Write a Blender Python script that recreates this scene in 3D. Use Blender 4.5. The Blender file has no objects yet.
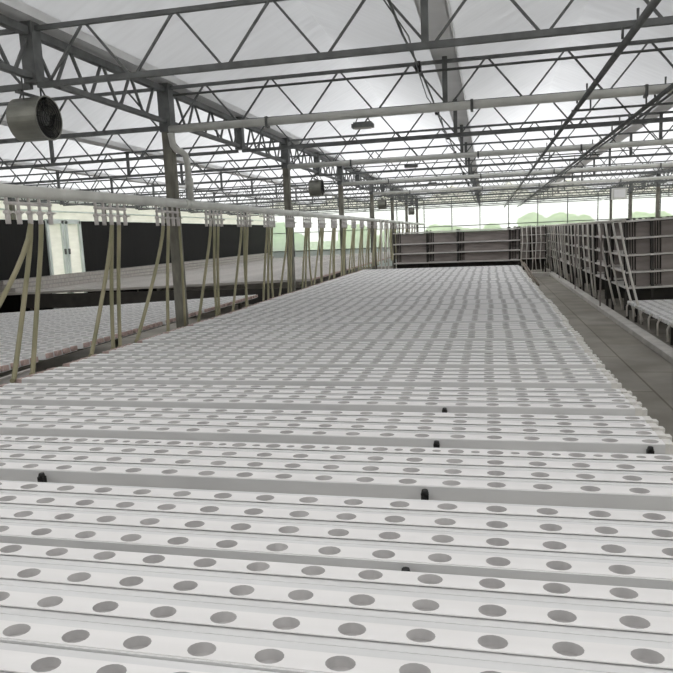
import bpy, bmesh, math, random
from mathutils import Vector, Matrix
random.seed(7)
SC = bpy.context.scene
COL = SC.collection
PI = math.pi

# ------------------------------------------------------------------ camera
yaw, pitch, roll = math.radians(12.9186), math.radians(8.5089), math.radians(-2.3734)
fw = Vector((-math.sin(yaw)*math.cos(pitch), math.cos(yaw)*math.cos(pitch), -math.sin(pitch)))
rt = Vector((math.cos(yaw), math.sin(yaw), 0)); up = rt.cross(fw)
r2 = rt*math.cos(roll) + up*math.sin(roll); u2 = -rt*math.sin(roll) + up*math.cos(roll)
cd = bpy.data.cameras.new('camera'); cam = bpy.data.objects.new('camera', cd); COL.objects.link(cam)
cam.matrix_world = Matrix(((r2.x, u2.x, -fw.x, 0), (r2.y, u2.y, -fw.y, 0), (r2.z, u2.z, -fw.z, 1.64), (0, 0, 0, 1)))
cd.sensor_width = 36; cd.lens = 36*670.27/673; cd.clip_start = .05; cd.clip_end = 600
SC.camera = cam

# ------------------------------------------------------------------ materials
def mat(name, col, rough=.6, var=.0, scale=6, metal=0, stretch=(1, 1, 1), col2=None, spec=.4, bump=0):
    m = bpy.data.materials.new(name); m.use_nodes = True
    nt = m.node_tree; b = nt.nodes['Principled BSDF']
    b.inputs['Roughness'].default_value = rough; b.inputs['Metallic'].default_value = metal
    b.inputs['Specular IOR Level'].default_value = spec
    tc = nt.nodes.new('ShaderNodeTexCoord'); mp = nt.nodes.new('ShaderNodeMapping')
    mp.inputs['Scale'].default_value = stretch
    nz = nt.nodes.new('ShaderNodeTexNoise'); nz.inputs['Scale'].default_value = scale; nz.inputs['Detail'].default_value = 5
    nt.links.new(tc.outputs['Object'], mp.inputs[0]); nt.links.new(mp.outputs[0], nz.inputs['Vector'])
    rp = nt.nodes.new('ShaderNodeValToRGB')
    c2 = col2 if col2 else tuple(c*(1-var) for c in col)
    rp.color_ramp.elements[0].position = .35; rp.color_ramp.elements[1].position = .68
    rp.color_ramp.elements[0].color = (*c2, 1); rp.color_ramp.elements[1].color = (*col, 1)
    nt.links.new(nz.outputs['Fac'], rp.inputs[0]); nt.links.new(rp.outputs[0], b.inputs['Base Color'])
    if bump:
        bp = nt.nodes.new('ShaderNodeBump'); bp.inputs['Strength'].default_value = bump; bp.inputs['Distance'].default_value = .01
        nt.links.new(nz.outputs['Fac'], bp.inputs['Height']); nt.links.new(bp.outputs[0], b.inputs['Normal'])
    return m

def film(name, trans, diff, var=.12, scale=3, stretch=(.5, 5, 1), clear=0.0, thin=None):
    m = bpy.data.materials.new(name); m.use_nodes = True; nt = m.node_tree
    nt.nodes.remove(nt.nodes['Principled BSDF']); out = nt.nodes['Material Output']
    tc = nt.nodes.new('ShaderNodeTexCoord'); mp = nt.nodes.new('ShaderNodeMapping'); mp.inputs['Scale'].default_value = stretch
    nz = nt.nodes.new('ShaderNodeTexNoise'); nz.inputs['Scale'].default_value = scale; nz.inputs['Detail'].default_value = 6
    nt.links.new(tc.outputs['Object'], mp.inputs[0]); nt.links.new(mp.outputs[0], nz.inputs['Vector'])
    rp = nt.nodes.new('ShaderNodeValToRGB')
    rp.color_ramp.elements[0].position = .3; rp.color_ramp.elements[1].position = .7
    rp.color_ramp.elements[0].color = (*[c*(1-var) for c in trans], 1); rp.color_ramp.elements[1].color = (*trans, 1)
    nt.links.new(nz.outputs['Fac'], rp.inputs[0])
    tr = nt.nodes.new('ShaderNodeBsdfTranslucent'); csock = rp.outputs[0]
    if thin:     # transmission rises along the house, added to brighten far roof and table
        sx = nt.nodes.new('ShaderNodeSeparateXYZ'); nt.links.new(tc.outputs['Object'], sx.inputs[0])
        mr = nt.nodes.new('ShaderNodeMapRange'); nt.links.new(sx.outputs['Y'], mr.inputs[0])
        for i_, v_ in enumerate(thin): mr.inputs[i_+1].default_value = v_
        mu = nt.nodes.new('ShaderNodeVectorMath'); mu.operation = 'SCALE'
        nt.links.new(csock, mu.inputs[0]); nt.links.new(mr.outputs[0], mu.inputs['Scale']); csock = mu.outputs[0]
    nt.links.new(csock, tr.inputs['Color'])
    df = nt.nodes.new('ShaderNodeBsdfDiffuse'); df.inputs['Color'].default_value = (*diff, 1)
    ad = nt.nodes.new('ShaderNodeAddShader'); nt.links.new(tr.outputs[0], ad.inputs[0]); nt.links.new(df.outputs[0], ad.inputs[1])
    last = ad.outputs[0]
    if clear:
        tp = nt.nodes.new('ShaderNodeBsdfTransparent'); mx = nt.nodes.new('ShaderNodeMixShader'); mx.inputs[0].default_value = clear
        nt.links.new(last, mx.inputs[1]); nt.links.new(tp.outputs[0], mx.inputs[2]); last = mx.outputs[0]
    nt.links.new(last, out.inputs['Surface'])
    return m

M = {
 'steel': mat('dark_galvanised_steel', (.165, .172, .17), .55, .35, 9, spec=.35),
 'steel2': mat('column_steel', (.24, .23, .19), .6, .45, 5, stretch=(3, 3, 1), spec=.3),
 'rod': mat('grey_rod', (.12, .125, .12), .5, .3, 9),
 'pvc': mat('grey_white_pvc_pipe', (.68, .68, .64), .45, .2, 4),
 'pvc2': mat('white_plastic_valve', (.74, .70, .68), .45, .25, 20),
 'lid': mat('white_channel_plastic', (.90, .885, .878), .42, .07, 2.2, stretch=(.6, 6, 1), spec=.45),
 'tray': mat('white_tray_plastic', (.80, .80, .80), .5, .13, 2.5, stretch=(.5, 7, 1), spec=.45),
 'old': mat('shaded_tray', (.50, .465, .43), .55, .25, 2, stretch=(.5, 6, 1)),  # tray tone darkened for the shade over the far left table
 'shadelid': mat('shaded_lid', (.60, .57, .54), .5, .3, 2, stretch=(.5, 6, 1)),  # lid tone with the same shade put into its colour
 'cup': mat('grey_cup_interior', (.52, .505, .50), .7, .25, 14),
 'plug': mat('pink_end_plug', (.66, .50, .46), .6, .3, 20),
 'cap': mat('white_end_cap', (.83, .81, .77), .5, .2, 15),
 'hose': mat('tan_hose', (.36, .325, .21), .5, .3, 5, col2=(.26, .25, .15)),
 'hosew': mat('pale_hose', (.66, .63, .58), .5, .2, 5),
 'black': mat('black_rubber', (.015, .015, .015), .6),
 'pad': mat('black_wall_board', (.009, .008, .007), .85, .5, 3, stretch=(1, 9, .4)),
 'pframe': mat('pale_wall_frame', (.75, .82, .78), .5, .12, 3),
 'brown': mat('brownish_shelf_board', (.34, .30, .28), .7, .25, 3, stretch=(1, 1, 4)),
 'shelf': mat('pale_shelf', (.66, .63, .60), .6, .15, 6),
 'rackdark': mat('dark_rack_post', (.05, .045, .04), .6, .3, 6),
 'curb': mat('concrete_curb', (.60, .575, .535), .85, .2, 5, bump=.3),
 'trough': mat('grey_drain_trough', (.36, .345, .32), .6, .3, 5),
 'rust': mat('brown_pipe', (.27, .225, .18), .7, .35, 6),
 'fan': mat('fan_drum_steel', (.27, .27, .235), .45, .4, 4, metal=.3, stretch=(1, 1, 3)),
 'fandark': mat('fan_dark_grille', (.02, .02, .02), .6),
 'gutter': mat('grey_roof_gutter', (.82, .82, .82), .6, .12, 3),
 'gravel': mat('outside_ground', (.24, .36, .15), .9, .4, .4),
 'leaf': mat('green_foliage', (.24, .46, .15), .8, .55, 2.5, bump=.5),
 'leaf2': mat('yellow_green_foliage', (.36, .54, .18), .8, .5, 2.5, bump=.5),
 'trunk': mat('tree_bark', (.16, .11, .07), .9, .4, 8),
 'roof': film('whitewashed_roof_film', (.150, .153, .157), (.50, .503, .507), var=.26, thin=(7.5, 15, .95, 2.6)),
 'roofboost': film('boosted_roof_film', (.42, .42, .42), (.2, .2, .2), var=.1),
 'front': film('added_front_film', (.16, .16, .16), (.3, .3, .3), var=.1),
 'side': film('side_wall_film', (.60, .585, .57), (.3, .3, .28), var=.15, stretch=(1, 1, 4)),
 'clear': film('hazy_clear_film', (.46, .49, .46), (.12, .12, .12), var=.15, clear=.50),
}
# concrete floor: slab joints drawn in the material
def floor_mat():
    m = mat('worn_concrete_floor', (.33, .305, .265), .8, .3, 1.6, bump=.25, spec=.3)
    nt = m.node_tree; b = nt.nodes['Principled BSDF']
    br = nt.nodes.new('ShaderNodeTexBrick'); br.offset = .5; br.squash = 1
    br.inputs['Scale'].default_value = 1; br.inputs['Mortar Size'].default_value = .012
    br.inputs['Brick Width'].default_value = 1.9; br.inputs['Row Height'].default_value = .62; br.inputs['Mortar Smooth'].default_value = .3
    br.inputs['Color1'].default_value = (1, 1, 1, 1); br.inputs['Color2'].default_value = (.86, .86, .84, 1); br.inputs['Mortar'].default_value = (.55, .52, .48, 1)
    tc = nt.nodes.new('ShaderNodeTexCoord'); mp = nt.nodes.new('ShaderNodeMapping')
    mp.inputs['Rotation'].default_value = (0, 0, PI/2); mp.inputs['Location'].default_value = (.3, .27, 0)
    nt.links.new(tc.outputs['Object'], mp.inputs[0]); nt.links.new(mp.outputs[0], br.inputs['Vector'])
    mx = nt.nodes.new('ShaderNodeMix'); mx.data_type = 'RGBA'; mx.blend_type = 'MULTIPLY'; mx.inputs[0].default_value = 1
    old = b.inputs['Base Color'].links[0].from_socket
    nt.links.new(old, mx.inputs[6]); nt.links.new(br.outputs['Color'], mx.inputs[7]); nt.links.new(mx.outputs[2], b.inputs['Base Color'])
    return m
M['floor'] = floor_mat()

# ------------------------------------------------------------------ mesh builder
class MB:
    def __init__(s): s.b = bmesh.new(); s.mi = 0
    def face(s, pts):
        f = s.b.faces.new([s.b.verts.new(p) for p in pts]); f.material_index = s.mi; return f
    def box(s, x0, x1, y0, y1, z0, z1):
        v = [s.b.verts.new((x, y, z)) for x in (x0, x1) for y in (y0, y1) for z in (z0, z1)]
        for i in ((0, 1, 3, 2), (4, 6, 7, 5), (0, 4, 5, 1), (2, 3, 7, 6), (0, 2, 6, 4), (1, 5, 7, 3)):
            f = s.b.faces.new([v[k] for k in i]); f.material_index = s.mi
        return s
    def tube(s, pts, r, n=8, cap=True, square=False):
        pts = [Vector(p) for p in pts]
        if square: n = 4
        rings = []
        prev = None
        for i, p in enumerate(pts):
            if i == 0: d = pts[1]-p
            elif i == len(pts)-1: d = p-pts[i-1]
            else: d = (pts[i+1]-p).normalized() + (p-pts[i-1]).normalized()
            d.normalize()
            if prev is None:
                a = Vector((0, 0, 1)) if abs(d.z) < .9 else Vector((1, 0, 0))
                u = a.cross(d).normalized()
            else:
                u = (prev - d*prev.dot(d)).normalized()
            prev = u; w = d.cross(u)
            rr = r[i] if isinstance(r, (list, tuple)) else r
            o = PI/4 if square else 0
            rings.append([s.b.verts.new(p + (u*math.cos(2*PI*k/n+o) + w*math.sin(2*PI*k/n+o))*rr) for k in range(n)])
        for a, b in zip(rings, rings[1:]):
            for k in range(n):
                f = s.b.faces.new((a[k], a[(k+1) % n], b[(k+1) % n], b[k])); f.material_index = s.mi
                f.smooth = not square
        if cap:
            for q in (rings[0][::-1], rings[-1]): s.b.faces.new(q).material_index = s.mi
        return s
    def bar(s, p, q, w):   # square bar, w = side
        return s.tube([p, q], w*.7071, square=True)
    def mesh(s, name, *mats):
        bmesh.ops.recalc_face_normals(s.b, faces=s.b.faces)
        me = bpy.data.meshes.new(name); s.b.to_mesh(me); s.b.free()
        for m in mats: me.materials.append(M[m])
        return me
    def mesh_raw(s, name, *mats):
        me = bpy.data.meshes.new(name); s.b.to_mesh(me); s.b.free()
        for m in mats: me.materials.append(M[m])
        return me

def ob(name, me, parent=None, loc=(0, 0, 0)):
    o = bpy.data.objects.new(name, me); COL.objects.link(o); o.location = loc
    if parent: o.parent = parent
    return o
def tag(o, label, cat, group=None, kind=None):
    o['label'] = label; o['category'] = cat
    if group: o['group'] = group
    if kind: o['kind'] = kind
    return o
def thing(name, label, cat, loc=(0, 0, 0), rot=(0, 0, 0), group=None):
    o = bpy.data.objects.new(name, None); COL.objects.link(o); o.location = loc; o.rotation_euler = rot
    o.empty_display_size = .1
    return tag(o, label, cat, group)
def struct(name, me, loc=(0, 0, 0), parent=None):
    o = ob(name, me, parent, loc)
    if not parent: o['kind'] = 'structure'
    return o
KIDS = {}
def copy_tree(root, loc, label, group=None, rot=None):
    kids = {}
    def rec(o, par):
        c = o.copy(); COL.objects.link(c)
        if par: c.parent = par
        for k in [x for x in o.children]: rec(k, c)
        return c
    c = rec(root, None); c.location = loc; c['label'] = label
    if group: c['group'] = group
    if rot is not None: c.rotation_euler = rot
    return c
ONES = ['', 'first', 'second', 'third', 'fourth', 'fifth', 'sixth', 'seventh', 'eighth', 'ninth', 'tenth', 'eleventh', 'twelfth', 'thirteenth',
        'fourteenth', 'fifteenth', 'sixteenth', 'seventeenth', 'eighteenth', 'nineteenth']
CARD = ['', 'one', 'two', 'three', 'four', 'five', 'six', 'seven', 'eight', 'nine']
def nth(n):
    if n < 20: return ONES[n]
    t, o = divmod(n, 10)
    return [None, None, 'twentieth', 'thirtieth', 'fortieth', 'fiftieth'][t] if o == 0 else ['', '', 'twenty', 'thirty', 'forty', 'fifty'][t] + '-' + ONES[o]

# ------------------------------------------------------------------ setting: floor, outside ground, walls, roof
YF, YE = -4.2, 34.6            # front end (behind the camera) closed by an added wall, glazed far end
XL, XA, XB, XR = -11.41, -3.13, 5.15, 13.43
floor = struct('floor', MB().box(XL-.1, XR+.1, YF, YE+.1, -.12, 0).mesh('floor', 'floor'))
struct('ground', MB().box(-160, 160, -80, 260, -.3, -.14).mesh('ground', 'gravel'))
# roof film: saw-tooth of six ridges
GX = [XL + 2.76*i for i in range(10)]
GZ, RZ = 3.26, 3.92
YC = 3.2                        # unseen film before this line, made clearer to light the table, whitewashed film beyond
mb = MB(); mc = MB()
for a, b in zip(GX, GX[1:]):
    c = (a+b)/2
    n = 8
    prof = []
    for i in range(n+1):
        t = i/n; x = a+.09+(b-a-.18)*t
        h = 1-abs(2*t-1); h = h if i != n//2 else .97
        prof.append((x, GZ + (RZ-GZ)*h))
    for (x0, z0), (x1, z1) in zip(prof, prof[1:]):
        mb.face([(x0, YC, z0), (x1, YC, z1), (x1, YE, z1), (x0, YE, z0)])
        mc.face([(x0, YF, z0), (x1, YF, z1), (x1, YC, z1), (x0, YC, z0)])
ceil = struct('ceiling', mb.mesh_raw('ceiling', 'roof'))
struct('boosted_roof_film', mc.mesh_raw('boosted_roof_film', 'roofboost'), parent=ceil)
struct('wall_front_added', MB().box(XL, XR, YF-.03, YF, 0, GZ+.6).mesh('wall_front_added', 'front'))  # unseen end wall, added to cut the light on front faces
for i, x in enumerate(GX):
    mb = MB()
    mb.box(x-.10, x+.10, YF, YE, GZ-.055, GZ-.04)
    mb.box(x-.11, x-.095, YF, YE, GZ-.055, GZ+.03); mb.box(x+.095, x+.11, YF, YE, GZ-.055, GZ+.03)
    struct('trim_%d' % (i+1), mb.mesh('roof_gutter', 'gutter'))
# left wall: black boards with a pale framed bay, film band above
w = struct('wall_left', MB().box(XL-.17, XL-.14, YF, YE, 2.36, GZ).mesh('wall_left', 'side'))
mb = MB(); mb.box(XL+.06, XL+.09, YF, 15.75, .0, 2.36); mb.box(XL+.06, XL+.09, 17.25, YE-.1, .0, 2.36)
struct('black_board', mb.mesh('black_board', 'pad'), parent=w)
mb = MB()
for z in (2.36, 2.62, 2.9):
    mb.tube([(XL-.08, YF, z), (XL-.08, YE, z)], .022)
struct('wall_rail', mb.mesh('wall_rail', 'pframe'), parent=w)
fr = MB()
for y in (15.78, 16.42, 16.58, 17.22): fr.box(XL+.06, XL+.14, y-.05, y+.05, 0, 2.36)
fr.box(XL+.06, XL+.14, 15.75, 17.25, 2.28, 2.40); fr.box(XL+.06, XL+.14, 15.75, 17.25, 0, .1)
d = struct('door_1', fr.mesh('door_frame', 'pframe'))
struct('door_panel', MB().box(XL+.07, XL+.09, 15.8, 17.2, .1, 2.3).mesh('door_panel', 'side'), parent=d)
mb = MB(); mb.box(XL+.13, XL+.17, 16.38, 16.44, 1.45, 1.6); mb.box(XL+.13, XL+.17, 16.56, 16.62, 1.45, 1.6)
struct('door_handle', mb.mesh('door_handle', 'rod'), parent=d)
# right wall
struct('wall_right', MB().box(XR, XR+.03, YF, YE, 0, GZ).mesh('wall_right', 'side'))
# far end wall: film above, hazy clear band, low board; posts and rails
mb = MB(); mb.box(XL, XR, YE, YE+.03, 0, .95)
wb = struct('wall_back', mb.mesh('wall_back_low', 'pframe'))
mb = MB(); mb.box(XL, XR, YE, YE+.02, 3.04, GZ+.7)
struct('wall_film', mb.mesh('wall_film', 'side'), parent=wb)
mb = MB()
x = XL
xs = [XL + 2.76*i/2 for i in range(19)]
for a, b in zip(xs, xs[1:]): mb.box(a+.02, b-.02, YE+.005, YE+.015, .95, 3.04)
struct('window_1', mb.mesh('end_glazing', 'clear'))
mb = MB()
for i, x in enumerate(xs): mb.box(x-.02, x+.02, YE-.05, YE, 0, 3.3)
for z in (.95, 1.9, 3.04): mb.box(XL, XR, YE-.04, YE+.0, z-.02, z+.02)
struct('window_frame', mb.mesh('window_frame', 'rod'), parent=wb)
# curb along the right side of the aisle and slab end
struct('trim_11', MB().box(2.09, 2.26, 2.0, 25.0, 0, .075).mesh('aisle_curb', 'curb'))

# ------------------------------------------------------------------ steel: columns, girders, trusses
CY = [2.35 + 4.1*k for k in range(8)]       # column lines
TY = [4.40 + 2.05*k for k in range(15)]     # truss lines
NWEB = 12
def truss_proto():
    t = thing('roof_truss', '', 'truss')
    L = XB-XA
    ob('top_chord', MB().box(.03, L-.03, -.015, .015, 3.15, 3.18).mesh('top_chord', 'steel'), t)
    ob('bottom_chord', MB().box(.03, L-.03, -.02, .02, 2.765, 2.803).mesh('bottom_chord', 'steel'), t)
    p = .676; x_ = .09
    a = MB().bar((x_+.03, 0, 2.80), (x_+p/2-.02, 0, 3.15), .0155).mesh('web_up', 'steel')
    b = MB().bar((x_+p/2+.02, 0, 3.15), (x_+p-.03, 0, 2.80), .0155).mesh('web_down', 'steel')
    for i in range(NWEB):
        ob('web_member', a, t, (i*p, 0, 0)); ob('web_member', b, t, (i*p, 0, 0))
    st = MB().box(-.02, .02, -.02, .02, 2.8, 3.15).mesh('strut', 'steel')
    for i in (1, 2): ob('gutter_post', MB().box(-.022, .022, -.022, .022, 2.80, 3.205).mesh('gutter_post', 'steel') if i == 1 else st, t, (2.76*i, 0, 0))
    return t
tp = truss_proto()
bays = [('middle', XA, 0), ('left', XL, 0), ('right', XB, 8)]
first = True
for nm, x0, k0 in bays:
    where = {'middle': 'over the perforated white table', 'left': 'in the bay left of the columns', 'right': 'in the far bay on the right'}[nm]
    for k in range(k0, len(TY)):
        lab = '%s dark steel lattice truss from the front, %s' % (nth(k-k0+1), where)
        g = 'roof trusses of the %s bay' % nm
        if first:
            tp.location = (x0, TY[k], 0); tp['label'] = lab; tp['group'] = g; first = False
        else: copy_tree(tp, (x0, TY[k], 0), lab, g)
# lattice girders along the column lines
def girder_proto():
    t = thing('valley_girder', '', 'girder')
    ob('top_chord', MB().box(-.03, .03, .06, 4.04, 3.115, 3.17).mesh('girder_top', 'steel'), t)
    ob('bottom_chord', MB().box(-.025, .025, .06, 4.04, 2.82, 2.86).mesh('girder_bottom', 'steel'), t)
    n = 9; p = 4.1/n
    a = MB().bar((0, .03, 2.85), (0, p/2-.02, 3.12), .02).mesh('gweb_up', 'steel')
    b = MB().bar((0, p/2+.02, 3.12), (0, p-.03, 2.85), .02).mesh('gweb_down', 'steel')
    for i in range(n):
        if i not in (0,): ob('web_member', a, t, (0, i*p, 0))
        if i != n-1: ob('web_member', b, t, (0, i*p, 0))
    ob('gutter_post', MB().box(-.05, .05, 2.0, 2.1, 2.80, 3.205).mesh('girder_post', 'steel'), t)
    return t
gp = girder_proto(); first = True
for nm, x, k0, where in (('A', XA, 0, 'between the columns beside the perforated table'), ('L', XL, 2, 'along the black left wall'), ('B', XB, 4, 'between the far right columns')):
    for k in range(k0, len(CY)):
        if CY[k]+4.1 > YE+.5: continue
        lab = '%s lattice girder from the front, running %s' % (nth(k-k0+1), where)
        if first:
            gp.location = (x, CY[k], 0); gp['label'] = lab; gp['group'] = 'lattice girders'; first = False
        else: copy_tree(gp, (x, CY[k], 0), lab, 'lattice girders')
def col_proto():
    t = thing('steel_column', '', 'column')
    ob('shaft', MB().box(-.048, .048, -.048, .048, 0.01, 2.74).mesh('shaft', 'steel2'), t)
    ob('head_plate', MB().box(-.06, .06, -.06, .06, 2.74, 3.205).mesh('head_plate', 'steel'), t)
    ob('base_plate', MB().box(-.1, .1, -.1, .1, 0, .012).mesh('base_plate', 'steel2'), t)
    return t
cp = col_proto(); first = True
for nm, x, k0, where in (('A', XA, 1, 'at the left edge of the perforated table'), ('L', XL, 3, 'against the black left wall'), ('B', XB, 4, 'on the right beyond the racks')):
    for k in range(k0, len(CY)):
        lab = '%s square steel column from the front, standing %s' % (nth(k-k0+1), where)
        if first:
            cp.location = (x, CY[k], 0); cp['label'] = lab; cp['group'] = 'steel columns'; first = False
        else: copy_tree(cp, (x, CY[k], 0), lab, 'steel columns')

# pale pipes strapped under the trusses on the column lines
def cross_pipe():
    t = thing('overhead_pipe', '', 'pipe')
    ob('pipe', MB().tube([(0, -.062, 2.755), (XB-XA-.1, -.062, 2.755)], .038, 12).mesh('cross_pipe', 'pvc'), t)
    cl = MB().box(-.012, .012, -.105, -.02, 2.70, 2.80).mesh('pipe_clamp', 'rod')
    for x in (1.02, 2.95, 4.4, 6.4): ob('pipe_clamp', cl, t, (x, 0, 0))
    ob('support_rod', MB().tube([(.05, -.03, 3.085), (XB-XA-.1, -.03, 3.085)], .012, 6).mesh('support_rod', 'rod'), t)
    return t
xp = cross_pipe(); lamp0 = None
for i, k in enumerate(range(1, 5)):
    lab = '%s pale overhead pipe from the front, strapped along a roof truss' % nth(i+1)
    if i == 0: xp.location = (XA+.05, CY[k], 0); xp['label'] = lab; xp['group'] = 'pale pipes along the trusses'
    else: copy_tree(xp, (XA+.05, CY[k], 0), lab, 'pale pipes along the trusses')
    lab = '%s small dark lamp box from the front, hanging below a pale overhead pipe' % nth(i+1)
    if i == 0:
        lamp0 = thing('hanging_lamp', lab, 'lamp', (-1.13, CY[k]-.06, 2.63), group='small hanging lamps')
        mb = MB(); mb.box(-.10, .10, -.05, .05, 0, .035); mb.box(-.085, .085, -.04, .04, .035, .05)
        ob('housing', mb.mesh('lamp_housing', 'steel'), lamp0)
        ob('diffuser', MB().box(-.08, .08, -.035, .035, -.008, 0).mesh('lamp_diffuser', 'shelf'), lamp0)
        for s in (-.07, .07): ob('hanger_rod', MB().tube([(s, 0, .045), (s*.6, 0, .105)], .005, 6).mesh('hanger', 'rod'), lamp0)
    else: copy_tree(lamp0, (-1.13, CY[k]-.06, 2.63), lab)

# irrigation lines in the roof, right of centre
def roof_line(name, label, x, z, r):
    t = thing(name, label, 'pipe', (x, 0, 0), group='dark roof lines')
    ob('pipe', MB().tube([(0, 1.5, z), (0, YE-.2, z)], r, 10).mesh('roof_line', 'steel'), t)
    hk = MB().tube([(.05, 0, 2.86), (.05, 0, z+.07), (-.03, 0, z+.065), (-.03, 0, z)], .009, 6).mesh('hook', 'steel')
    for y in TY: ob('hanger_hook', hk, t, (0, y-.033, 0))
    return t
roof_line('roof_rail', 'dark round rail running lengthwise under the trusses, nearest the centre', .80, 2.70, .021)
roof_line('roof_rail', 'dark round rail of the right-hand pair, its left one', 1.43, 2.70, .021)
roof_line('roof_rail', 'thinner dark rail of the right-hand pair, its right one', 1.53, 2.72, .012)
tz = None
for i, k in enumerate(range(1, 7)):
    y = CY[k]+.10
    lab = '%s trapeze hanger bar from the front, linking the dark roof rails' % nth(i+1)
    if tz is None:
        tz = thing('trapeze_hanger', lab, 'hanger', (0, y, 0), group='trapeze hangers')
        ob('bar', MB().bar((.74, 0, 2.66), (1.60, 0, 2.66), .018).mesh('trapeze_bar', 'steel'), tz)
        for x in (.90, 1.36): ob('drop_rod', MB().tube([(x, 0, 2.66), (x, 0, 2.79)], .008, 6).mesh('drop', 'steel'), tz)
    else: copy_tree(tz, (0, y, 0), lab)
cb = thing('roof_cable', 'thin dark cable running lengthwise below the roof, left of the centre gutter', 'cable', (-.52, 0, 0))
pts = [(0.01*math.sin(i*1.7), 1.5+i*1.025, 2.925-.012*(i % 2)) for i in range(33)]
ob('cable', MB().tube(pts, .009, 6).mesh('cable', 'steel'), cb)
pts = [(0.035*math.sin(i*2.1+1), 1.5+i*1.025, 2.90-.02*((i+1) % 2)) for i in range(33)]
ob('cable', MB().tube(pts, .005, 6).mesh('cable_thin', 'steel'), cb)
ck = MB().box(-.022, .022, -.05, .05, 2.89, 2.95).mesh('cable_clip', 'black')
for i in range(14): ob('cable_clip', ck, cb, (0, 5.5+2.05*i, 0))

# ------------------------------------------------------------------ perforated grow panels
def lid_mesh(name, x0, x1, holes, r, wid, small=None, n=16, depth=.022):
    """white channel lid along X, centred on y=0, top at z=0, with cups sunk below the holes"""
    mb = MB(); b = mb.b; hw = wid/2
    allh = [(x, r) for x in holes] + [(x, r*.55) for x in (small or [])]
    allh.sort()
    edges = [x0] + [(a[0]+c[0])/2 for a, c in zip(allh, allh[1:])] + [x1]
    for i, (hx, hr) in enumerate(allh):
        a, c = edges[i], edges[i+1]
        # rectangle limited to hx +- so corner angles are included
        ang = [2*PI*k/n for k in range(n)]
        cor = [math.atan2(sy*hw, cx-hx) % (2*PI) for cx in (a, c) for sy in (-1, 1)]
        for q in cor:
            j = min(range(len(ang)), key=lambda t: min(abs(ang[t]-q), 2*PI-abs(ang[t]-q)) if t < n else 9)
            ang.append(q)
        ang = sorted(set(round(t, 5) for t in ang))
        ring, outr, low = [], [], []
        for t in ang:
            ct, s_ = math.cos(t), math.sin(t)
            ring.append(b.verts.new((hx+hr*ct, hr*.80*s_, 0)))
            low.append(b.verts.new((hx+hr*.90*ct, hr*.70*s_, -depth)))
            ds = []
            if ct > 1e-9: ds.append((c-hx)/ct)
            if ct < -1e-9: ds.append((a-hx)/ct)
            if s_ > 1e-9: ds.append(hw/s_)
            if s_ < -1e-9: ds.append(-hw/s_)
            dd = min(ds); outr.append(b.verts.new((hx+dd*ct, dd*s_, 0)))
        m = len(ang)
        for k in range(m):
            k2 = (k+1) % m
            f = b.faces.new((ring[k], outr[k], outr[k2], ring[k2])); f.material_index = 0
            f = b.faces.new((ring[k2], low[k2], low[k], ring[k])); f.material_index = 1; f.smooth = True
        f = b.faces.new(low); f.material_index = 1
    # lip: overhanging front edge, sloping back edge, ends
    for s_ in (-1, 1):
        y = s_*hw
        q = [(x0, y, 0), (x1, y, 0), (x1, y, -.003), (x0, y, -.003)]
        mb.face(q if s_ < 0 else q[::-1])
    mb.face([(x0, -hw, 0), (x0, -hw, -.04), (x0, hw, -.04), (x0, hw, 0)])
    mb.face([(x1, hw, 0), (x1, hw, -.04), (x1, -hw, -.04), (x1, -hw, 0)])
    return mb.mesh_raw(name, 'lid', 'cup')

LP = .112                     # lane pitch
PX0, PX1 = -2.975, .655
HX = [-.28+.148*k for k in range(-17, 7)]
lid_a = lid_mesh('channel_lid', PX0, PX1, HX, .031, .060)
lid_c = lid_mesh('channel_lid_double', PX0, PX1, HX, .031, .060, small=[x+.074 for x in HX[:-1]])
UC = .0035
def tray_mesh(x0, x1, name='tray', first_y=-.034, back=.062, lp=LP, wid=.060, m='tray'):
    """body between the lids: valley ledges and outer faces, front at first lane - .05"""
    mb = MB(); hw = wid/2
    mb.box(x0, x1, first_y, -hw+UC+.0015, -.048, -.0025)
    for k in range(3):
        y0 = k*lp+hw-UC; y1 = (k+1)*lp-hw+UC
        mb.box(x0, x1, y0, y1, -.048, -.0078)
        ym = (y0+y1)/2
        mb.box(x0, x1, ym+.006, y1, -.0078, -.0062)     # step in the valley
    mb.box(x0, x1, 3*lp+hw-UC, 3*lp+back, -.048, -.0075)
    mb.box(x0, x1, first_y, 3*lp+back, -.053, -.048)
    return mb.mesh(name, m)
tray_a = tray_mesh(PX0, PX1)
mb = MB(); mb.box(PX0-.045, PX0, -.028, .028, -.042, -.004); mb.tube([(PX0-.075, 0, -.022), (PX0-.04, 0, -.022)], .014)
plug_me = mb.mesh('end_plug', 'plug')
mb = MB(); mb.box(PX1, PX1+.03, -.034, .034, -.046, .001); mb.box(PX1+.03, PX1+.055, -.02, .02, -.046, -.008)
cap_me = mb.mesh('end_cap', 'cap')
ZT = .80
starts = [.752, 1.187, 1.656, 2.194, 2.726] + [3.254+.525*k for k in range(25)]
tray_w = tray_mesh(PX0, PX1, 'tray_wide', lp=.1185, back=.031)
def panel_proto(lids, tm=tray_a, lp=LP):
    t = thing('grow_panel', '', 'grow panel')
    ob('tray', tm, t)
    for k in range(4):
        ob('channel_lid', lids[k], t, (0, k*lp, 0))
        ob('end_plug', plug_me, t, (0, k*lp, 0)); ob('end_cap', cap_me, t, (0, k*lp, 0))
    return t
protoA = panel_proto([lid_a]*4)
GRP = 'white perforated panels on the main table'
used = False
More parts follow.
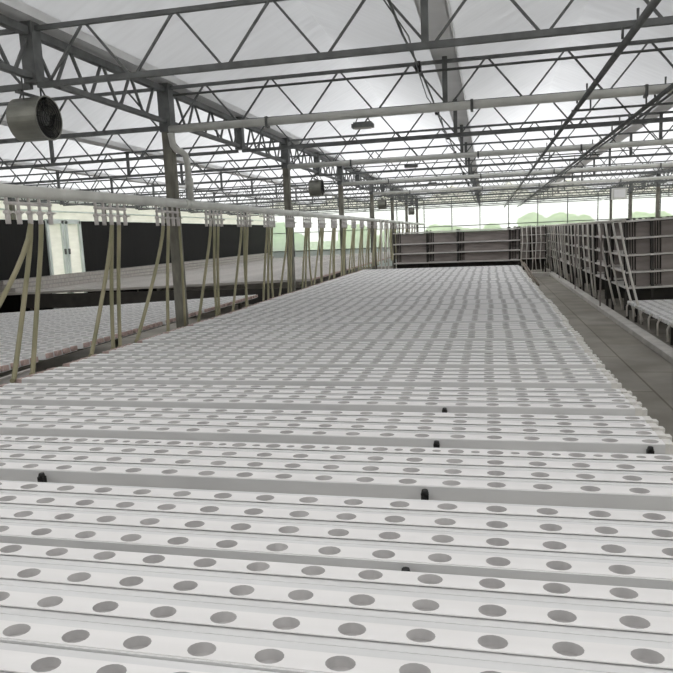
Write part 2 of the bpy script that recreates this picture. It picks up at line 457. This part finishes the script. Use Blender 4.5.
for i, y in enumerate(starts):
    lab = 'white four-row perforated grow panel on the large table, %s from the front' % nth(i+1)
    loc = (random.uniform(-.016, .016) if i > 3 else (-.014, -.012, .004, .006)[i], y, ZT + (0 if i < 2 else random.uniform(-.002, .003)))
    if i == 1:
        o = panel_proto([lid_a]*4, tray_w, .1185); o['label'] = lab; o['group'] = GRP; o.location = loc
    elif i == 3:
        o = panel_proto([lid_a, lid_a, lid_a, lid_c]); o['label'] = 'white perforated grow panel with extra small holes in its back row'; o['group'] = GRP; o.location = loc
    elif not used:
        used = True; o = protoA; o.location = loc; o['label'] = lab; o['group'] = GRP
    else: o = copy_tree(protoA, loc, lab, GRP)
YEND = starts[-1]+.4
# black clips in the panel seams
def clip(x, y, label):
    t = thing('seam_clip', label, 'clip', (x, y, ZT-.062), group='black seam clips')
    mb = MB(); mb.box(-.012, .012, -.011, .011, 0, .045); ob('body', mb.mesh('clip_body', 'black'), t)
    mb = MB(); mb.tube([(0, 0, .04), (0, 0, .058)], [.014, .010], 8); ob('knob', mb.mesh('clip_knob', 'black'), t)
clip(-.21, 1.594, 'black clip in the nearest seam between perforated panels')
clip(-.21, 2.131, 'black clip in the second seam from the front, near the table middle')
clip(-1.66, 2.131, 'black clip in the second seam from the front, near the left frame edge')
clip(-.21, 2.663, 'black clip in the third seam from the front, near the table middle')
clip(.60, 2.663, 'black clip in the third seam from the front, at the right table edge')
clip(-.21, 3.191, 'black clip in the fourth seam from the front')
# table frame
t = thing('table_frame', 'steel frame under the large perforated white table', 'table', (0, 0, 0))
for x in (-2.85, -1.2, .45):
    ob('rail', MB().box(x-.025, x+.025, .5, YEND, .697, .747).mesh('rail', 'steel2'), t)
lg = MB().box(-.02, .02, -.02, .02, 0, .697).mesh('table_leg', 'steel2')
for y in (.7, 3.2, 5.7, 8.2, 10.7, 13.2, 15.7):
    for x in (-2.85, -1.2, .45): ob('leg', lg, t, (x, y, 0))

# ------------------------------------------------------------------ neighbouring tables
def side_panel_proto(L, holes, name='side_tray', tm='tray', lmat='lid'):
    """lane panel whose right end is at x=0, running to -L"""
    t = thing('grow_panel', '', 'grow panel')
    ob('tray', tray_mesh(-L, 0, name, m=tm), t)
    if holes:
        hx = [-.06-.148*k for k in range(int((L-.1)/.148))]
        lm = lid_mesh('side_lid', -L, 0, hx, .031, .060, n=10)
    else:
        mb = MB(); mb.box(-L, 0, -.030, .030, -.02, 0); lm = mb.mesh('side_lid_plain', lmat)
    for k in range(4):
        ob('channel_lid', lm, t, (0, k*LP, 0))
    pm = MB(); pm.box(0, .03, -.028, .028, -.042, -.004); pm = pm.mesh('side_plug', 'plug')
    for k in range(4): ob('end_plug', pm, t, (0, k*LP, 0))
    return t
# table beyond the hoses on the left (falls away to the left)
pr = side_panel_proto(7.2, True, 'left_tray')
n1 = 13
y1s = [9.45-.525*k for k in range(n1)][::-1]
for i, y in enumerate(y1s):
    lab = 'white grow panel of the sloping left table behind the hoses, %s from the front' % nth(i+1)
    if i == 0: pr.location = (-3.50, y, .80); pr.rotation_euler = (0, -.048, 0); pr['label'] = lab; pr['group'] = 'panels of the near left table'
    else: copy_tree(pr, (-3.50, y, .80), lab, 'panels of the near left table')
t = thing('table_frame', 'steel frame under the near left table', 'table', (0, 0, 0))
for x in (-3.75, -7.0, -10.4):
    zz = .745-.048*(-3.5-x)
    ob('rail', MB().box(x-.025, x+.025, y1s[0]-.05, y1s[-1]+.4, zz-.052, zz-.004).mesh('rail', 'steel2'), t)
    for y in (y1s[0]+.1, 6.2, y1s[-1]+.3): ob('leg', MB().box(x-.02, x+.02, y-.02, y+.02, 0, zz-.05).mesh('leg', 'steel2'), t)
# far left table, beyond the dark aisle
pr = side_panel_proto(7.74, False, 'far_left_tray', 'old', 'shadelid')
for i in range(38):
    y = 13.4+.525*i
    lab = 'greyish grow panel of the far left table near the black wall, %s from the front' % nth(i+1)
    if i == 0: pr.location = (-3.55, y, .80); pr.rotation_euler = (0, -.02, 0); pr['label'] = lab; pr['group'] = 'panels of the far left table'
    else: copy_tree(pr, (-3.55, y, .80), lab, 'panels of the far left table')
t = thing('table_frame', 'steel frame under the far left table beside the black wall', 'table', (0, 0, 0))
for x in (-3.8, -7.0, -10.3):
    zz = .745-.02*(-3.55-x)
    ob('rail', MB().box(x-.025, x+.025, 13.35, 33.2, zz-.052, zz-.004).mesh('rail', 'steel2'), t)
    for y in (13.5, 18.4, 23.3, 28.2, 33.1): ob('leg', MB().box(x-.02, x+.02, y-.02, y+.02, 0, zz-.05).mesh('leg', 'steel2'), t)
ob('shade_strip', MB().box(-10.4, -3.6, 13.30, 13.33, .30, .62).mesh('shade_strip', 'rackdark'), t)  # dark strip standing in for the shade under this table
for i, (bx_, bz, w_) in enumerate(((-10.75, .665, .16), (-10.93, .665, .16), (-11.1, .665, .15), (-10.9, .755, .16), (-11.08, .755, .16), (-11.05, .845, .17))):
    c_ = thing('stacked_channel', 'grey channel stacked along the black wall, %s' % ['front of bottom layer', 'middle of bottom layer', 'back of bottom layer', 'front of middle layer', 'back of middle layer', 'topmost'][i], 'channel', (bx_, 13.5, bz), group='channels stacked along the wall')
    ob('body', MB().box(-w_/2, w_/2, 0, 19.5, 0, .075).mesh('stack_body', 'old'), c_)
    ob('lip', MB().box(-w_/2-.004, w_/2+.004, -.01, 19.5, .075, .086).mesh('stack_lip', 'trough'), c_)
# right-hand low bed beside the curb
pr = thing('grow_panel', '', 'grow panel')
ob('tray', tray_mesh(0, 3.2, 'right_tray'), pr)
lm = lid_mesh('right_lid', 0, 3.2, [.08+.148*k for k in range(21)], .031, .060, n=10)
mb = MB(); mb.tube([(.01, 0, -.02), (-.03, 0, -.03), (-.05, 0, -.08), (-.045, 0, -.24)], .014, 8); dm = mb.mesh('drain_hose', 'hosew')
for k in range(4): ob('channel_lid', lm, pr, (0, k*LP, 0))
ob('drain_hose', dm, pr, (0, .17, 0))
nb = 14
for i in range(nb):
    y = 4.9+.525*i
    lab = 'white grow panel of the low bed right of the curb, %s from the front' % nth(i+1)
    if i == 0: pr.location = (2.30, y, .36); pr.rotation_euler = (0, -.012, 0); pr['label'] = lab; pr['group'] = 'panels of the low right bed'
    else: copy_tree(pr, (2.30, y, .36), lab, 'panels of the low right bed')
t = thing('bed_frame', 'dark low frame under the right-hand bed', 'frame', (0, 0, 0))
for x in (2.42, 5.2):
    ob('rail', MB().box(x-.02, x+.02, 4.9, 12.1, .24, .30).mesh('rail', 'rackdark'), t)
    for y in (5, 7.3, 9.7, 12.0): ob('leg', MB().box(x-.02, x+.02, y-.02, y+.02, 0, .24).mesh('leg', 'rackdark'), t)

# ------------------------------------------------------------------ drain trough in the gap left of the main table
def trough(y0, y1, label, tilt=0):
    t = thing('drain_trough', label, 'trough', (-3.34, y0, .40), (0, 0, tilt), group='drain troughs')
    L = y1-y0; mb = MB()
    mb.box(-.11, .11, 0, L, 0, .012); mb.box(-.11, -.098, 0, L, .012, .20); mb.box(.098, .11, 0, L, .012, .17)
    ob('body', mb.mesh('trough_body', 'trough'), t)
    mb = MB(); mb.box(-.125, -.09, 0, L, .2, .215); mb.box(.088, .122, 0, L, .17, .184)
    ob('rim', mb.mesh('trough_rim', 'shelf'), t)
    mb = MB(); mb.box(-.098, .098, L-.012, L, .012, .16); mb.box(-.098, .098, 0, .012, .012, .16); ob('end_plate', mb.mesh('trough_end', 'trough'), t)
    for y in (.1, L-.1): ob('foot', MB().box(-.08, .08, y-.02, y+.02, -.40, 0).mesh('trough_foot', 'steel2'), t)
trough(2.6, 4.55, 'grey drain trough in the gap left of the table, nearest of four')
trough(4.75, 6.25, 'grey drain trough in the gap just before the nearest column')
trough(6.65, 10.35, 'drain trough in the gap between the first and second columns')
trough(10.75, 14.4, 'drain trough in the gap between the second and third columns')
lidb = thing('trough_cover', 'loose grey cover board lying tilted over the nearest drain trough', 'board', (-3.24, 3.55, .67), (0, .30, .05))
ob('board', MB().box(-.14, .14, 0, .85, 0, .012).mesh('cover_board', 'trough'), lidb)
ob('edge_strip', MB().box(-.145, -.13, 0, .85, .0, .03).mesh('cover_edge', 'shelf'), lidb)

# ------------------------------------------------------------------ supply pipe, valve clusters and hoses
PXX, PZ = -3.03, 2.030
sp = thing('supply_pipe', 'thick grey-white supply pipe running past the columns above the hoses', 'pipe')
ob('pipe', MB().tube([(PXX, 2.5, PZ-.02), (PXX, 6.0, PZ), (PXX, 12, PZ), (PXX, 20, PZ), (PXX, 33.5, PZ)], .043, 14).mesh('supply_pipe', 'pvc'), sp)
cp_ = MB().tube([(0, -.05, 0), (0, .05, 0)], .050, 14).mesh('coupling', 'pvc')
for y in (6.52, 10.7, 14.8): ob('coupling', cp_, sp, (PXX, y, PZ))
dp = thing('drop_pipe', 'pale elbow pipe dropping from the overhead pipe to the supply pipe by the nearest column', 'pipe')
mb = MB(); mb.tube([(-3.06, 6.36, 2.72), (-3.06, 6.40, 2.60), (-3.05, 6.44, 2.565), (-3.045, 6.54, 2.56), (-3.03, 6.60, 2.53), (-3.03, 6.63, 2.46), (-3.03, 6.66, PZ+.04)], .033, 10)
ob('pipe', mb.mesh('drop_pipe', 'pvc'), dp)
mb = MB(); mb.tube([(-3.03, 6.643, 2.30), (-3.03, 6.651, 2.20)], .043, 10); ob('joint', mb.mesh('drop_joint', 'pvc'), dp)

def cluster_proto():
    t = thing('valve_cluster', '', 'valves')
    ob('manifold', MB().tube([(0, -.235, -.055), (0, .235, -.055)], .012, 8).mesh('manifold', 'pvc2'), t)
    mb = MB(); mb.tube([(0, 0, 0), (0, 0, -.10)], .011, 8); mb.tube([(0, 0, -.10), (0, 0, -.19)], .017, 8)
    mb.tube([(0, -.028, -.115), (0, .028, -.115)], .012, 6);
    h_ = MB().box(.012, .045, -.008, .008, -.12, -.108).mesh('valve_handle', 'pvc2')
    v = mb.mesh('valve', 'pvc2')
    for y in (-.22, -.11, 0, .11, .22): ob('valve_handle', h_, ob('valve', v, t, (.0, y, 0)))
    return t
cl = cluster_proto()
clY = [4.06, 5.08, 6.10, 7.24, 8.22] + [9.24+1.04*k for k in range(20)]
hose_specs = {0: [(-.04, -.95, -3.06), (.03, -.30, -3.06), (.07, -.22, -3.06)],
              1: [(-.05, -.42, -3.06), (.03, -.10, -3.06), (.10, -.10, -3.06)],
              2: [(-.09, -.62, -3.06), (-.02, -.12, -3.06)]}
for i, y in enumerate(clY):
    lab = '%s cluster of white valves from the front, under the thick supply pipe' % nth(i+1)
    loc = (PXX, y, PZ-.035)
    if i == 0: cl.location = loc; cl['label'] = lab; cl['group'] = 'white valve clusters'
    else: copy_tree(cl, loc, lab, 'white valve clusters')
    sp_ = hose_specs.get(i) or [(o_+random.uniform(-.01, .01), d_+random.uniform(-.15, .15), -3.06+random.uniform(-.006, .006)) for o_, d_ in ((-.09, -.42), (.0, -.12), (.085, -.02))]
    for j, (oy, dy, bx) in enumerate(sp_):
        y0 = y + [-.22, -.11, 0, .11, .22][min(range(5), key=lambda q: abs([-.22, -.11, 0, .11, .22][q]-oy))]
        z0, z1 = PZ-.225, .785
        pts = []
        for q in range(11):
            s_ = q/10
            pts.append((PXX+(bx-PXX)*(s_**1.3)-.02*math.sin(s_*PI), y0+dy*(s_**1.45), z0+(z1-z0)*s_+.004))
        pts.append((bx+.012, y0+dy-.03, z1+.005))
        o = ob('feed_hose', MB().tube(pts, .0165, 8).mesh('feed_hose', 'hose'))
        tag(o, 'tan feed hose hanging from the %s valve cluster, %s in its bunch' % (nth(i+1), ('frontmost', 'middle', 'rearmost')[j] if len(sp_) == 3 else ('front one', 'rear one')[j]), 'hose', 'tan hoses under the supply pipe')
ch = ob('column_hose', MB().tube([(-3.062, 6.40, 1.98), (-3.065, 6.41, 1.5), (-3.07, 6.40, 1.0), (-3.07, 6.38, .72)], .014, 8).mesh('column_hose', 'hose'))
tag(ch, 'tan hose running straight down the face of the nearest column', 'hose')

# ------------------------------------------------------------------ fans hanging below the left girder
def fan_proto():
    t = thing('circulation_fan', '', 'fan')
    n = 28; R, L = .150, .235
    mb = MB(); b = mb.b
    prof = [(-L/2, R*.95), (-L/2, R), (-L/2+.02, R), (L/2-.02, R), (L/2, R*1.03), (L/2, R*.96), (-L/2+.01, R*.93)]
    rings = [[b.verts.new((x, r*math.cos(2*PI*k/n), r*math.sin(2*PI*k/n))) for k in range(n)] for x, r in prof]
    for a, c in zip(rings, rings[1:]+rings[:1]):
        for k in range(n):
            f = b.faces.new((a[k], a[(k+1) % n], c[(k+1) % n], c[k])); f.smooth = False
    ob('drum', mb.mesh('fan_drum', 'fan'), t)
    for s_ in (-1, 1):
        mb = MB()
        for q in range(1, 7):
            r = R*.95*q/6
            mb.tube([(s_*(L/2-.006), r*math.cos(2*PI*k/20), r*math.sin(2*PI*k/20)) for k in range(21)], .003, 4, cap=False)
        for k in range(8):
            mb.tube([(s_*(L/2-.004), .02*math.cos(PI*k/4), .02*math.sin(PI*k/4)), (s_*(L/2-.004), R*.95*math.cos(PI*k/4), R*.95*math.sin(PI*k/4))], .003, 4)
        ob('grille', mb.mesh('fan_grille', 'fandark'), t)
    mb = MB(); mb.tube([(-.09, 0, 0), (.09, 0, 0)], .05, 12); ob('motor', mb.mesh('fan_motor', 'rod'), t)
    mb = MB()
    for k in range(5):
        a = 2*PI*k/5
        c, s_ = math.cos(a), math.sin(a)
        def P(r, w, dx): return (.06+dx, r*c - w*s_, r*s_ + w*c)
        for e in (0, .004):
            mb.face([P(.045, -.02, -.02+e), P(R*.9, -.055, -.025+e), P(R*.9, .055, .025+e), P(.045, .02, .02+e)])
    ob('blade_wheel', mb.mesh_raw('fan_blades', 'fandark'), t)
    mb = MB(); mb.box(-.012, .012, -.17, .17, R+.002, R+.02)
    for y in (-.10, .10): mb.tube([(0, y, R-.03), (0, y, .29)], .006, 6)
    for x in (-.11, .11): mb.tube([(x, 0, R-.01), (x*.4, 0, .27)], .006, 6)
    ob('hanger', mb.mesh('fan_hanger', 'rod'), t)
    return t
fp = fan_proto()
for i, y in enumerate((4.42, 12.62, 20.82, 29.02)):
    lab = ['large grey drum fan hanging at the upper left of the photo', 'dark drum fan hanging beside the second column', 'small dark drum fan hanging beyond the fourth column', 'farthest drum fan hanging below the left girder'][i]
    loc = (XA-.03, y-.02, 2.555)
    if i == 0: fp.location = loc; fp['label'] = lab; fp['group'] = 'hanging drum fans'
    else: copy_tree(fp, loc, lab, 'hanging drum fans')
hb = thing('hanging_heater', 'pale grey box unit hanging from the far trusses at the right', 'heater', (4.0, 22.75, 2.42))
ob('cabinet', MB().box(-.2, .2, -.12, .12, 0, .34).mesh('heater_cabinet', 'pvc'), hb)
ob('louvre', MB().box(-.16, .16, -.13, -.12, .05, .29).mesh('heater_louvre', 'gutter'), hb)
for s_ in (-.15, .15): ob('hanger_rod', MB().tube([(s_, 0, .34), (s_, 0, .37)], .008, 6).mesh('heater_rod', 'rod'), hb)

# ------------------------------------------------------------------ tiered racks
def rack_proto(W, D, zs, z0, posts, name='tiered_rack'):
    """origin at left front foot, W along +X, D along +Y; zs = shelf heights (top of board)"""
    t = thing(name, '', 'rack')
    H = zs[-1]
    for x in posts:
        for y in (.03, D-.03):
            ob('post', MB().box(x-.022, x+.022, y-.022, y+.022, z0, H+.03).mesh('rack_post', 'rackdark'), t)
    for z in zs:
        sh = MB(); sh.box(0, W, 0, D, z-.03, z)
        ob('shelf', sh.mesh('rack_shelf', 'shelf'), t)
    ob('gap_shade_sheet', MB().box(.03, W-.03, .36, .38, .12, H-.04).mesh('rack_shade_sheet', 'rackdark'), t)  # dark sheet added to put shade into the gaps and underside
    segs = list(zip(posts, posts[1:]))
    for a, b in zip(zs, zs[1:]):
        for p, q in segs:
            mb = MB(); mb.box(p+.16, q-.02, .10, .13, a, b-.045)
            ob('tier_board', mb.mesh('tier_board', 'brown'), t)
            mb = MB()
            for u in (.045, .085, .125): mb.box(p+u-.008, p+u+.008, .10, .12, a, b-.03)
            ob('tier_strut', mb.mesh('tier_strut', 'brown'), t)
    return t
ZS = [.56, .83, 1.12, 1.41, 1.70]
# series of racks on the right of the aisle
rp = rack_proto(2.6, 1.5, ZS, 0, [.02, .42, 1.5, 2.58])
for i in range(10):
    y = 12.35+2.05*i
    lab = 'five-shelf rack with brownish boards right of the aisle, %s from the front' % nth(i+1)
    if i == 0: rp.location = (2.34, y, 0); rp['label'] = lab; rp['group'] = 'racks right of the aisle'; rp.rotation_euler = (0, -.03, 0)
    else: copy_tree(rp, (2.34, y, 0), lab, 'racks right of the aisle')
bx = MB(); 
# rack facing the far end of the main table
rp = rack_proto(3.1, 1.2, [.90, 1.14, 1.38, 1.66], 0, [.02, .85, 1.6, 2.85, 3.08])
rp.location = (-2.33, 17.0, 0); rp['label'] = 'wide four-shelf rack with brownish boards closing the far end of the large table'
rp = rack_proto(1.1, 1.2, ZS, 0, [.02, .55, 1.08])
rp.location = (.95, 25.4, 0); rp['label'] = 'narrow shelf rack at the far end of the concrete aisle'
# header pipe and pale hoses along the right racks
rh = thing('header_pipe', 'pale header pipe along the top of the right-hand racks', 'pipe')
ob('pipe', MB().tube([(2.10, 11.4, 1.70), (2.10, 32, 1.70)], .022, 10).mesh('header_pipe', 'hosew'), rh)
for y in (13.9, 17.8, 21.7, 24.6): ob('support_post', MB().box(2.125, 2.155, y-.015, y+.015, .075, 1.72).mesh('header_post', 'brown'), rh)
for i in range(24):
    y = 11.95+.74*i + random.uniform(-.12, .12)
    dy = -.45+random.uniform(-.3, .25) if i < 4 else -.05+random.uniform(-.3, .3)
    bx_ = (.24 if i < 4 else .14) + random.uniform(-.03, .03)
    pts = [(2.12+bx_*(q/8)-.02*math.sin(PI*q/8), y+dy*(q/8), 1.69+(.12-1.69)*q/8) for q in range(9)]
    o = ob('drain_hose', MB().tube(pts, .019, 8).mesh('rack_hose', 'hosew'))
    tag(o, 'pale hose leaning against the right-hand racks, %s from the front' % nth(i+1), 'hose', 'pale hoses along the right racks')
for i, x in enumerate((.92, 1.05, 1.2, 1.36, 1.52, 1.68, 1.84)):
    o = ob('drain_hose', MB().tube([(x, 25.3, 1.72), (x+.02, 25.2, 1.2), (x+.05*math.sin(i*2), 25.1, .6), (x+.02, 25.0, .02)], .016, 8).mesh('end_hose', 'hosew'))
    tag(o, 'pale hose at the far end of the aisle, %s from the left' % nth(i+1), 'hose', 'pale hoses at the aisle end')
for i, x in enumerate((-2.52, -2.44, -2.62)):
    o = ob('drain_hose', MB().tube([(x, 16.9, 2.0), (x+.02, 16.85, 1.4), (x-.01, 16.85, .7), (x, 16.8, .02)], .018, 8).mesh('left_end_hose', 'hosew'))
    tag(o, 'pale hose at the left end of the wide far rack, %s' % ('middle one', 'right one', 'left one')[i], 'hose', 'pale hoses left of the wide rack')
# loose pipes lying at the end of the aisle
for i, (x0, x1) in enumerate(((.95, 1.05), (1.03, 1.18), (1.12, 1.3), (1.24, 1.4))):
    o = ob('loose_pipe', MB().tube([(x0, 24.6, .55-.1*(i % 2)), (x1, 19.0+.3*i, .032)], .032, 8).mesh('loose_pipe', 'rust'))
    tag(o, 'brown pipe lying sloped at the far aisle end, %s from the left' % nth(i+1), 'pipe', 'loose pipes at the aisle end')
o = thing('slab_step', 'pale low concrete block across the far end of the aisle', 'block', (1.45, 23.9, 0))
ob('block', MB().box(-.1, .58, 0, .35, 0, .12).mesh('step_block', 'curb'), o)

# ------------------------------------------------------------------ greenery outside
def bush(name, x, y, w, h, m, label, cat='tree'):
    t = thing(name, label, cat, (x, y, -.14), group='trees beyond the glazed end')
    rnd = random.Random(int(x*13+y*7))
    bm = bmesh.new()
    for k in range(9):
        cx, cy, cz = rnd.uniform(-.36, .36)*w, rnd.uniform(-.25, .25)*w, h*(.45+rnd.uniform(-.14, .22))
        r = rnd.uniform(.24, .36)*min(w, h*1.3)
        g = bmesh.ops.create_icosphere(bm, subdivisions=3, radius=r)
        for v in g['verts']:
            d = v.co.normalized(); v.co += d*r*.22*(rnd.random()-.4)
            v.co.z *= .85; v.co += Vector((cx, cy, cz))
    me = bpy.data.meshes.new('foliage'); bm.to_mesh(me); bm.free(); me.materials.append(M[m]); ob('foliage', me, t)
    ob('trunk', MB().tube([(0, 0, 0), (.05, 0, h*.5)], [.14, .08], 8).mesh('trunk', 'trunk'), t)
T = [(-44, 66, 9, 3.3, 'leaf'), (-33, 66, 9, 3.0, 'leaf2'), (-22, 66, 9, 3.2, 'leaf'), (-11.5, 66, 8.5, 2.7, 'leaf2'), (-2, 66, 9, 2.6, 'leaf2'),
     (6.5, 66, 7, 3.2, 'leaf2'), (14.5, 66, 7, 3.0, 'leaf2'), (23, 66, 8, 2.9, 'leaf')]
for i, a in enumerate(T):
    bush('leafy_tree', *a, '%s leafy green tree from the left, outside the glazed far end' % nth(i+1))

# ------------------------------------------------------------------ light and view
wd = bpy.data.worlds.new('overcast_sky'); SC.world = wd; wd.use_nodes = True
bg = wd.node_tree.nodes['Background']; bg.inputs['Color'].default_value = (1.0, .995, .985, 1); bg.inputs['Strength'].default_value = 2.7
vs = SC.view_settings; vs.view_transform = 'Standard'; vs.look = 'None'; vs.gamma = 1; vs.exposure = 0.08; vs.use_curve_mapping = False
try: SC.cycles.max_bounces = 12; SC.cycles.diffuse_bounces = 6; SC.cycles.transparent_max_bounces = 16
except Exception: pass
